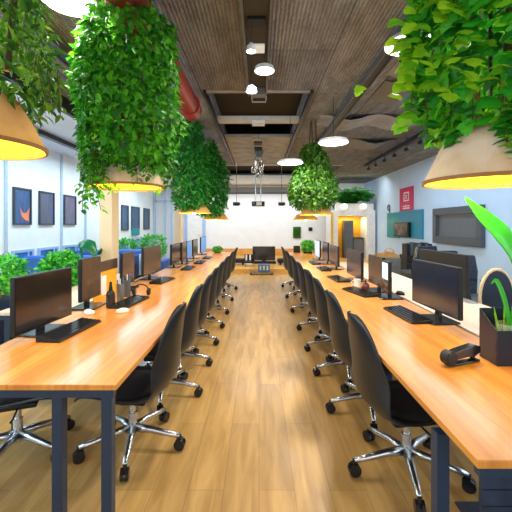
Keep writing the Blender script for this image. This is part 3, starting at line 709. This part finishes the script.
blade([(.01, 0, .02), (.03, 0, .2), (.05, .0, .38), (.035, -.01, .50), (-.04, -.01, .615), (-.13, 0, .71), (-.215, 0, .80)], [.008, .012, .026, .044, .050, .036, .002], (.15, -1, .1), 'leaf', 'big_leaf', .25)
blade([(.03, 0, .02), (.05, 0, .22), (.09, .0, .40), (.16, 0, .52), (.24, 0, .50)], [.008, .014, .035, .05, .004], (.1, -1, .3), 'leaf', 'big_leaf', .25)
blade([(0, 0, .02), (-.0, -.01, .16), (-.03, -.02, .29), (-.075, -.03, .385), (-.10, -.03, .37), (-.06, -.02, .395)][:5], [.008, .010, .014, .012, .002], (.2, -1, 0), 'leaf', 'leaf_bright', .3)
blade([(.02, .01, .02), (.03, .01, .2), (.075, .01, .34), (.10, 0, .42)], [.007, .012, .014, .002], (0, -1, .2), 'leaf', 'leaf_bright', .3)
for a in range(7):
    blade([(.02*math.cos(a), .02*math.sin(a), .02), (.035*math.cos(a*2.3), .035*math.sin(a*2.3), .12), (.06*math.cos(a*2.3), .05*math.sin(a*2.3), .2+.012*a)], [.004, .008, .001], (0, -1, .2), 'stem', 'leaf_lime')
tag(MB().span(1.30, 1.47, 1.92, 1.97, DZ, DZ+.045).build('paper_pad', 'paper', bevel=.003), 'cream note block behind the black plant holder', 'note block')
t = thing('mug', 'white mug by the white-screen display on the right desk', 'mug', (1.08, 3.85, DZ))
MB().lathe([(0, 0), (.035, 0), (.038, .085), (.034, .085), (.031, .01), (0, .01)], n=20).build('body', 'white', t); MB().tube([(-.036, 0, .02), (-.06, 0, .03), (-.06, 0, .06), (-.037, 0, .07)], .005, 6).build('handle', 'white', t)
t = thing('headphones', 'black headphones with dark red pads lying near the white display', 'headphones', (1.10, 3.62, DZ+.002), 1.2)
MB().tube([(.065*math.cos(a*PI/10), 0, .05+.055*math.sin(a*PI/10)) for a in range(11)], .006, 8).build('headband', 'gloss_black', t, smooth=True)
for s in (-1, 1): MB().lathe([(0, -.012), (.03, -.012), (.036, 0), (.03, .014), (0, .014)], (s*.065, 0, .037), 16, 'x').build('ear_cup', mat('red_pad', (.12, .02, .02), .6), t, smooth=True)

# ------------------------------------------------------------------ dividers
for i, (a, b, m, lab) in enumerate([(4.0, 4.5, 'blue', 'royal blue desk divider behind the left desk'), (4.55, 5.35, 'paleblue', 'pale blue desk divider behind the clear-standing brown monitor'), ]):
    t = thing('desk_divider', lab, 'divider', (-1.55, 0, DZ)); MB().span(-.008, .008, a, b, .03, .30).build('panel', m, t, bevel=.003)
    MB().span(-.012, .012, a, b, 0, .029).build('rail', 'black', t)

# ------------------------------------------------------------------ shaded lamps with hanging plants
def shade_lamp(x, y, z, R, rt, h, m, label, rim='rim', power=14):
    t = thing('pendant_lamp', label, 'lamp', (x, y, z), 0, 'shaded pendant lamps under the hanging plants')
    pr = [(R, 0), (rt+(R-rt)*.5, h*.55), (rt, h), (rt-.006, h), (rt+(R-rt)*.5-.006, h*.55), (R-.006, .004)]
    MB().lathe(pr, n=40, closed=True).build('lamp_shade', m, t, smooth=False)
    MB().lathe([(R-.008, .012), (rt+(R-rt)*.5-.008, h*.55), (rt-.008, h-.004), (rt-.011, h-.004), (rt+(R-rt)*.5-.011, h*.55), (R-.011, .012)], n=40, closed=True).build('shade_lining', 'lining', t)
    MB().lathe([(R+.002, -.006), (R+.004, .01), (R-.008, .01), (R-.008, -.006)], n=40, closed=True).build('shade_rim', rim, t)
    sp = MB()
    for k in range(3): a = k*2*PI/3; sp.tube([(0, 0, h-.01), (rt*math.cos(a), rt*math.sin(a), h-.01)], .004, 6)
    sp.build('spider', 'track', t)
    b = MB().lathe([(0, 0), (.03, .01), (.042, .04), (.03, .08), (.014, .10), (0, .10)], (0, 0, h-.14), 16).build('bulb', 'bulb', t, smooth=True)
    MB().tube([(0, 0, h-.04), (0, 0, ZC-z-.001)], .008, 6).build('cord', 'track', t)
    l = bpy.data.lights.new('bulb_light', 'POINT'); l.energy = power; l.color = (1, .72, .2); l.shadow_soft_size = .045
    lo = bpy.data.objects.new('bulb_light', l); C.objects.link(lo); lo.parent = t; lo.location = (0, 0, h-.20)
    return t
shade_lamp(-1.20, 1.45, 1.745, .28, .17, .21, 'shade_y', 'amber cone lamp shade cut by the left edge of the view', power=20)
shade_lamp(-.98, 2.6, 1.70, .28, .19, .17, 'shade_w', 'cream lamp shade under the large leafy column on the left')
shade_lamp(1.045, 1.58, 1.615, .28, .14, .27, 'shade_w', 'large cream cone lamp shade under the big leafy plant, top right', power=24)
shade_lamp(-1.13, 6.1, 1.63, .28, .2, .12, 'shade_y', 'golden lamp shade under the mid-distance left plant, the nearer of two', 'gold')
shade_lamp(-.94, 7.6, 1.54, .28, .2, .12, 'shade_y', 'golden lamp shade on the left, the farthest back', 'gold')
shade_lamp(.99, 6.1, 1.60, .28, .2, .12, 'shade_y', 'golden lamp shade on the right below the bushy cone plant, the nearer of two', 'gold')
shade_lamp(1.07, 8.0, 1.54, .28, .2, .12, 'shade_y', 'golden lamp shade on the right, the farthest back', 'gold')
def hplant(name, label, x, y, z, prof, n, L_, W_, m, seed, kind='leaf', strands=(), clumps=22, lump=.16, group='hanging plants over the desks', extra=None):
    rng = random.Random(seed)
    t = thing(name, label, 'plant', (x, y, z), 0, group)
    fo = foliage(rng, prof, n, L_, W_, kind, lump, clumps)
    sb = MB()
    for (a, r, z0, ln) in strands: strand(rng, fo, sb, (r*math.cos(a), r*math.sin(a), z0), ln, L_*(.95 if kind == 'ivy' else .9), W_*.9, kind)
    fo.build('foliage', m, t)
    if extra: extra(t, rng)
    zt = prof[-1][0]
    st = MB()
    for k in range(3):
        a = k*2.1; st.tube([(.08*math.cos(a), .08*math.sin(a), prof[0][0]+.15), (.1*math.cos(a+.5), .1*math.sin(a+.5), (prof[0][0]+zt)/2), (.05*math.cos(a), .05*math.sin(a), ZC-z-.002)], .012, 6)
    st.v += sb.v and [] or []
    k0 = len(st.v); st.v += sb.v; st.f += [tuple(i+k0 for i in f) for f in sb.f]
    st.build('stem', 'stem_brown', t)
    return t
def ring(rng, n, r0, r1, z0, z1, l0, l1): return [(rng.uniform(0, 2*PI), rng.uniform(r0, r1), rng.uniform(z0, z1), rng.uniform(l0, l1)) for _ in range(n)]
R = random.Random(1)
hplant('hanging_plant', 'feathery yellow-green hanging plant cut by the left edge of the view', -1.16, 1.5, 0, [(1.93, .17), (2.05, .25), (2.3, .22), (2.6, .15), (3.1, .12)], 2000, .07, .022, 'leaf_olive', 1, strands=ring(R, 10, .16, .3, 2.0, 2.15, .08, .2)+[(.2, .27, 2.1, .2), (-.3, .26, 2.12, .2), (.0, .26, 2.05, .15)])
hplant('hanging_plant', 'tall dense leafy column of green over the left desk', -.97, 2.6, 0, [(1.84, .22), (1.95, .31), (2.15, .36), (2.55, .365), (2.82, .34), (2.92, .26), (2.99, .12), (3.15, .14)], 6200, .062, .036, 'leaf_mid', 2, clumps=60, lump=.2, strands=ring(R, 26, .2, .33, 1.8, 2.0, .06, .22)+[(-PI*(.58+.022*q), .30+.012*(q % 3), 1.93, .26+.05*(q*5 % 4)) for q in range(9)])
def limes(t, rng):
    mb = MB()
    for i in range(100):
        a = rng.uniform(PI*.72, PI*1.32); z = rng.uniform(1.92, 2.45); r = rng.uniform(.34, .44)
        ivyleaf(mb, Vector((r*math.cos(a), r*math.sin(a), z)), Vector((math.cos(a), math.sin(a)-.3, -.5))+rnd(rng)*.5, Vector((-.2, -.8, .6))+rnd(rng)*.4, rng.uniform(.05, .085))
    mb.build('young_leaves', 'leaf_lime', t)
hplant('hanging_plant', 'large glossy ivy mass with lime edges, top right over the near lamp', 1.09, 1.6, 0, [(1.76, .16), (1.84, .24), (1.98, .32), (2.2, .34), (2.35, .38), (2.7, .32), (3.1, .22)], 2300, .07, .06, 'leaf_ivy', 3, 'ivy', clumps=30, lump=.2, strands=[(-PI*.6, .27, 1.92, .24), (-PI*.68, .26, 1.88, .12), (-PI*.5, .29, 1.92, .28), (-PI*.42, .29, 1.9, .30), (-PI*.55, .24, 1.9, .12), (-PI*.35, .3, 1.9, .26), (-PI*.28, .3, 1.9, .22)]+[(-PI*(.3+.03*q), .27+.02*(q % 3), 1.93, .12+.04*(q*7 % 5)) for q in range(13)]+[(-PI*.9, .26, 1.93, .15), (PI*1.02, .34, 2.05, .2), (PI*.95, .36, 2.1, .14), (-PI*.8, .25, 1.95, .1)], extra=limes)
hplant('hanging_plant', 'deep green trailing plant on the left, mid distance', -1.17, 6.0, 0, [(1.72, .2), (1.9, .3), (2.3, .32), (2.7, .27), (2.9, .16), (3.0, .2), (3.12, .22), (3.19, .08)], 3000, .075, .04, 'leaf_deep', 4, clumps=26, strands=ring(R, 14, .1, .3, 1.75, 1.95, .06, .15))
hplant('hanging_plant', 'deep green trailing plant on the left, hanging lowest and farthest back', -1.0, 7.3, 0, [(1.64, .18), (1.8, .28), (2.2, .36), (2.6, .34), (2.85, .2), (3.15, .08)], 2600, .08, .045, 'leaf_deep', 5, clumps=24, strands=ring(R, 14, .1, .3, 1.72, 1.95, .06, .15)+[(-.3, .3, 2.1, .3), (0, .32, 2.0, .25)])
hplant('hanging_plant', 'bushy cone-shaped green plant over the right desk, mid distance', .92, 6.0, 0, [(1.72, .25), (1.85, .38), (2.0, .42), (2.3, .32), (2.55, .26), (2.72, .15), (2.82, .06)], 3200, .075, .04, 'leaf_olive', 6, clumps=30, strands=ring(R, 10, .1, .4, 1.8, 1.95, .06, .12))
# single lime leaf on a thread
t = thing('hanging_vine', 'single lime leaf dangling left of the big ivy mass', 'vine', (.46, 1.6, 0))
mb = MB(); ivyleaf(mb, Vector((-.02, 0, 2.05)), Vector((1, -.2, -.15)), Vector((0, -.9, .5)), .055); ivyleaf(mb, Vector((0, 0, 2.045)), Vector((-.4, -.1, -.9)), Vector((0, -1, .3)), .045); mb.build('leaf', 'leaf_lime', t)
MB().tube([(0, 0, 2.05), (0, 0, ZC-.001)], .0008, 4).build('thread', 'stem', t)

# planter box on the kiosk
t = thing('planter_box', 'long white planter on top of the white doorway box', 'planter', (3.65, 13.5, 1.982))
MB().span(-.72, .72, -.16, .16, 0, .26).build('trough', 'white', t, bevel=.01)
t = thing('arching_fern', 'dark arching fern in the white planter over the yellow doorway', 'plant', (3.65, 13.5, 2.2))
rng = random.Random(9); mb = MB()
for i in range(150):
    x0 = rng.uniform(-.45, .05); a = rng.uniform(0, 2*PI); d = Vector((math.cos(a)*.42, math.sin(a)*.25, 1)).normalized(); p = Vector((x0, rng.uniform(-.08, .08), 0)); ln = rng.uniform(.55, 1.15); n = 16
    for k in range(n):
        d = (d+Vector((math.cos(a)*.045, math.sin(a)*.03, -.10))).normalized(); p = p+d*(ln/n)
        if p.x > .70: break
        for s in (-1, 1): leaf(mb, p, d*.5+Vector((-math.sin(a)*s, math.cos(a)*s, -.2)), Vector((0, 0, 1))+rnd(rng)*.5, .11, .05)
mb.build('foliage', 'leaf_deep', t)
for i, x in enumerate((3.22, 3.95)):
    t = thing('globe_light', 'glowing white globe at the %s end of the white planter' % ('left' if i == 0 else 'right'), 'light', (x, 13.22, 1.985))
    MB().lathe([(0, 0), (.05, 0), (.05, .03), (0, .03)], n=14).build('base', 'white', t)
    MB().lathe([(.12*math.sin(a*PI/10), .14-.11*math.cos(a*PI/10)) for a in range(11)], n=18).build('globe', emis('globe_glow', (1, .85, .7), 1.6), t, smooth=True)
area('kiosk_fill', (3.5, 12.3, 3.15), (.35, 0, 0), 1.2, .3, 22, (1, .97, .93))  # added fill to brighten the kiosk front, no fixture
area('doorway_fill', (3.55, 13.75, 1.75), (0, 0, 0), .8, .4, 18, (1, .85, .5))  # added warm fill inside the doorway, no lamp there

# ------------------------------------------------------------------ bushes on and behind the desks
def bush(name, label, x, y, z, w, d, h, n, L_, W_, m, seed, pot, group=None):
    rng = random.Random(seed); t = thing(name, label, 'plant', (x, y, z), 0, group)
    mb = MB()
    for i in range(n):
        v = rnd(rng); s = .6+.4*rng.random(); q = 3.2
        f = (abs(v.x)**q+abs(v.y)**q+abs(v.z)**q)**(-1/q)
        p = Vector((v.x*f*w/2*s, v.y*f*d/2*s, h/2+v.z*f*h/2*s+pot[1]))
        leaf(mb, p, v+rnd(rng)*.7, v+Vector((0, 0, .6))+rnd(rng)*.4, L_*rng.uniform(.7, 1.2), W_)
    mb.build('foliage', m, t)
    if pot[0]: 
        MB().span(-pot[0]/2, pot[0]/2, -pot[0]/2, pot[0]/2, 0, pot[1]).build('pot', pot[2], t, bevel=.01)
        if len(pot) > 3: MB().span(-pot[0]/2-.015, pot[0]/2+.015, -pot[0]/2-.015, pot[0]/2+.015, pot[1], pot[1]+.03).build('pot_rim', 'beige', t, bevel=.005)
    return t
bush('potted_bush', 'bright green clipped bush at the far end of the right desk', 1.17, 8.42, DZ, .28, .26, .26, 900, .05, .03, 'leaf_bright', 21, (.2, .04, 'black'))
bush('potted_bush', 'small bright green bush at the far end of the left desk', -1.02, 8.6, DZ, .22, .18, .11, 400, .04, .025, 'leaf_bright', 22, (.14, .03, 'black'))
t = thing('desk_speaker', 'small black box at the far end of the right desk', 'speaker', (.93, 8.62, DZ)); MB().span(-.08, .08, -.06, .06, 0, .17).build('housing', 'black', t, bevel=.02); MB().lathe([(0, -.006), (.05, -.006), (.055, 0), (0, 0)], (0, -.061, .11), 18, 'y').build('speaker_cone', 'gloss_black', t)
bush('potted_bush', 'mixed green bush in a navy planter at the left edge of the view', -2.42, 3.1, 0, .62, .5, .32, 1200, .06, .035, 'leaf_bright', 23, (.42, .82, 'pot_navy', 1))
bush('potted_bush', 'tall bright green bush behind the nearest left monitor', -2.26, 4.0, 0, .38, .5, .72, 2200, .06, .04, 'leaf_bright', 24, (.3, .38, 'pot_navy'))
bush('potted_bush', 'low green bush at the foot of the left wall, beyond the beige column', -3.6, 9.3, 0, .8, .7, .75, 900, .09, .05, 'leaf_bright', 25, (.4, .3, 'pot_navy'))
bush('potted_bush', 'low green bush left of the glazed screen', -3.5, 11.6, 0, .8, .7, .75, 900, .09, .05, 'leaf_bright', 26, (.4, .35, 'pot_navy'))
t = thing('banana_plant', 'dark broad-leaved plant between the tall bush and the beige column', 'plant', (-2.35, 4.72, 0))
MB().lathe([(0, 0), (.14, 0), (.17, .3), (.15, .3), (.13, .03), (0, .03)], n=24).build('pot', 'pot_navy', t)
blade([(0, 0, .1), (.0, 0, .7), (-.05, 0, 1.1), (-.03, 0, 1.16), (.06, 0, 1.13), (.16, 0, 1.0)], [.012, .012, .02, .09, .10, .004], (0, -.7, 1), 'leaf', 'banana', .15)
blade([(0, 0, .1), (-.04, 0, .6), (-.14, 0, .95), (-.26, .0, 1.05), (-.36, 0, .98)], [.012, .012, .07, .08, .004], (0, -.7, 1), 'leaf', 'banana', .15)
blade([(0, 0, .1), (.03, .03, .6), (.05, .1, .9), (.08, .2, 1.05), (.1, .3, 1.0)], [.012, .012, .07, .08, .004], (-.7, -.5, 1), 'leaf', 'banana', .15)

# ------------------------------------------------------------------ blue sofa by the left wall
def sofa(x, y, rz, label):
    t = thing('sofa', label, 'sofa', (x, y, 0), rz, 'blue sofas by the left wall')
    MB().span(-.4, .35, -.9, .9, .10, .42).build('base', 'blue', t, bevel=.03); MB().span(-.42, -.2, -.9, .9, .43, .86).build('backrest', 'blue', t, bevel=.04)
    for s in (-1, 1): MB().span(-.4, .35, s*.98-.075, s*.98+.075, .1, .62).build('armrest', 'blue', t, bevel=.03)
    for s in (-.43, .43): MB().span(-.19, .36, s-.42, s+.42, .425, .52).build('cushion', 'blue', t, bevel=.03)
    for a in (-.35, .3):
        for b in (-.8, .8): MB().tube([(a, b, 0), (a, b, .1)], .02).build('leg', 'black', t)
sofa(-3.35, 6.7, PI/2+.05, 'blue sofa before the low windows, nearest the camera')
sofa(-3.2, 8.2, PI/2, 'blue sofa seen past the blue desk divider')

# ------------------------------------------------------------------ back area
def bench(x0, x1, y0, y1, label):
    t = thing('bench', label, 'bench', ((x0+x1)/2, (y0+y1)/2, .131), 0, 'black benches on the wooden platform'); w_ = (x1-x0)/2; d = (y1-y0)/2
    MB().span(-w_, w_, -d, d, .06, .19).build('seat', 'black', t, bevel=.03)
    for a in (-1, 1): MB().span(a*(w_-.1)-.03, a*(w_-.1)+.03, -d+.03, d-.03, 0, .06).build('leg', 'black', t)
bench(-.95, -.42, 11.3, 11.7, 'low black bench left of the black display'); bench(.60, 1.02, 11.3, 11.7, 'low black bench right of the black display')
t = thing('television', 'black television standing at the end of the aisle', 'television', (.165, 11.8, .131))
MB().span(-.38, .38, -.03, .02, .10, .57).build('housing', 'black', t, bevel=.008); MB().span(-.365, .365, -.033, -.031, .115, .555).build('screen', 'screen_dark', t)
MB().span(-.4, .4, -.15, .12, 0, .08).build('stand', 'black', t, bevel=.01); MB().span(-.06, .06, 0, .03, .08, .3).build('neck', 'black', t)
t = thing('side_chair', 'black and white striped chair left of the television', 'chair', (-.30, 10.95, .131))
MB().span(-.16, .16, -.16, .16, .11, .16).build('seat', 'black', t, bevel=.01); MB().span(-.16, .16, .12, .16, .16, .36).build('backrest', 'black', t, bevel=.015)
for x in (-.1, .02): MB().span(x-.025, x+.025, .112, .119, .17, .35).build('stripe', 'white', t)
for a in (-.13, .13):
    for b in (-.13, .13): MB().tube([(a, b, 0), (a, b, .11)], .012).build('leg', 'chrome', t)
t = thing('trolley', 'low silver trolley before the television', 'trolley', (.07, 10.05, 0))
MB().span(-.35, .35, -.14, .14, .05, .075).build('tray', 'greymetal', t, bevel=.005)
for a in (-.3, .3):
    for b in (-.11, .11): MB().lathe([(0, -.01), (.024, -.01), (.024, .01), (0, .01)], (a, b, .025), 12, 'y').build('wheel', 'gloss_black', t)
MB().tube([(-.33, -.12, .075), (-.33, -.12, .2), (.33, -.12, .2), (.33, -.12, .075)], .008).build('rail', 'chrome', t)
t = thing('equipment_case', 'blue and silver equipment case on the low trolley', 'case', (.14, 10.07, .076))
MB().span(-.17, .17, -.1, .1, 0, .22).build('body', mat('steel_blue', (.10, .18, .32), .4), t, bevel=.01)
for x in (-.1, 0, .1): MB().span(x-.02, x+.02, -.108, -.101, .06, .17).build('panel', 'white', t)

# right-hand background
t = thing('filing_cabinet', 'dark grey filing cabinet beyond the right desk, topped by an orange tray', 'cabinet', (2.27, 6.2, 0))
MB().span(-.14, .14, -.25, .25, .0, .86).build('body', 'greymetal', t, bevel=.006)
for i in range(3): 
    d = MB().span(-.13, .13, -.262, -.251, .05+i*.26, .29+i*.26).build('drawer', 'greymetal', t, bevel=.003); MB().span(-.05, .05, -.275, -.2625, .19+i*.26, .205+i*.26).build('handle', 'chrome', d)
t = thing('tray', 'orange wooden tray on the dark filing cabinet', 'tray', (2.27, 6.2, .862)); MB().span(-.13, .13, -.2, .2, 0, .02).span(-.13, .13, -.2, -.18, .02, .05).span(-.13, .13, .18, .2, .02, .05).span(-.13, -.11, -.18, .18, .02, .05).span(.11, .13, -.18, .18, .02, .05).build('tray_body', 'wicker', t)
t = thing('basket', 'brown wicker basket on the orange tray', 'basket', (2.29, 6.15, .883)); MB().lathe([(0, 0), (.07, 0), (.085, .07), (.078, .07), (.065, .01), (0, .01)], n=20).build('body', 'wicker', t)
MB().tube([(.08*math.cos(a*PI/8), 0, .07+.05*math.sin(a*PI/8)) for a in range(9)], .008, 6).build('handle', 'wicker', t)
t = thing('low_shelf', 'low black shelf unit with dark binders under the teal boards', 'shelf', (3.55, 7.9, 0))
MB().span(-.3, .3, -.2, .2, 0, .75).build('body', 'black', t, bevel=.005)
for i in range(7):
    tag(MB().span(3.27+i*.083, 3.27+i*.083+.07, 7.75, 8.0, .752, 1.0+.015*(i % 3)).build('binder', ['black', 'slate', 'frame', 'greymetal', 'black', 'slate', 'black'][i]), 'dark binder on the low black shelf, '+['leftmost in the row', 'second from the left', 'third from the left', 'middle one of the row', 'third from the right', 'second from the right', 'rightmost in the row'][i], 'binder', 'binders on the low black shelf')
def task_chair(x, y, rz, label, hoop=False):
    t = thing('task_chair', label, 'chair', (x, y, 0), rz, 'upholstered chairs beyond the pale right desk')
    MB().span(-.24, .24, -.25, .25, .42, .52).build('seat', 'slate', t, bevel=.03)
    if hoop:
        MB().tube([(-.26, -.18, .5)]+[(-.27, -.18*math.cos(a*PI/12), .74+.26*math.sin(a*PI/12)) for a in range(13)]+[(-.26, .18, .5)], .016, 8).build('back_rim', 'beige', t, smooth=True)
        pts = [(-.175, .5)]+[(-.175*math.cos(a*PI/12), .74+.245*math.sin(a*PI/12)) for a in range(13)]+[(.175, .5)]
        MB().prism(pts, 'x', -.285, -.255).build('backrest', 'navy_black', t)
    else: MB().prism([(-.25, .5), (.25, .5), (.27, .8), (.22, 1.02), (-.22, 1.02), (-.27, .8)], 'x', -.30, -.22).build('backrest', 'navy_black', t, bevel=.02)
    for s in (-1, 1): MB().tube([(-.2, s*.27, .48), (-.2, s*.29, .68), (.12, s*.29, .68), (.14, s*.27, .5)], .014, 8).build('armrest', 'black', t, smooth=True)
    MB().lathe([(0, .07), (.03, .07), (.03, .42), (0, .42)], n=12).build('gas_column', 'chrome', t)
    for i in range(5):
        a = 2*PI*i/5; l = MB().tube([(0, 0, .09), (.28*math.cos(a), .28*math.sin(a), .065)], [.02, .014], 8).build('leg', 'black', t)
        MB().lathe([(0, -.015), (.028, -.015), (.028, .015), (0, .015)], (.28*math.cos(a), .28*math.sin(a), .029), 12, 'y').build('caster', 'gloss_black', l)
task_chair(2.30, 3.05, PI/2+PI+.2, 'navy chair with a beige hooped back rim behind the tall green leaf', True)
task_chair(2.72, 4.35, -PI/2+.3, 'black padded chair beyond the pale right desk, left of the tall leaf')
task_chair(2.85, 5.7, PI/2, 'black padded chair beside the dark filing cabinet')
task_chair(3.1, 6.9, PI/2+.3, 'black padded chair before the low black shelf')
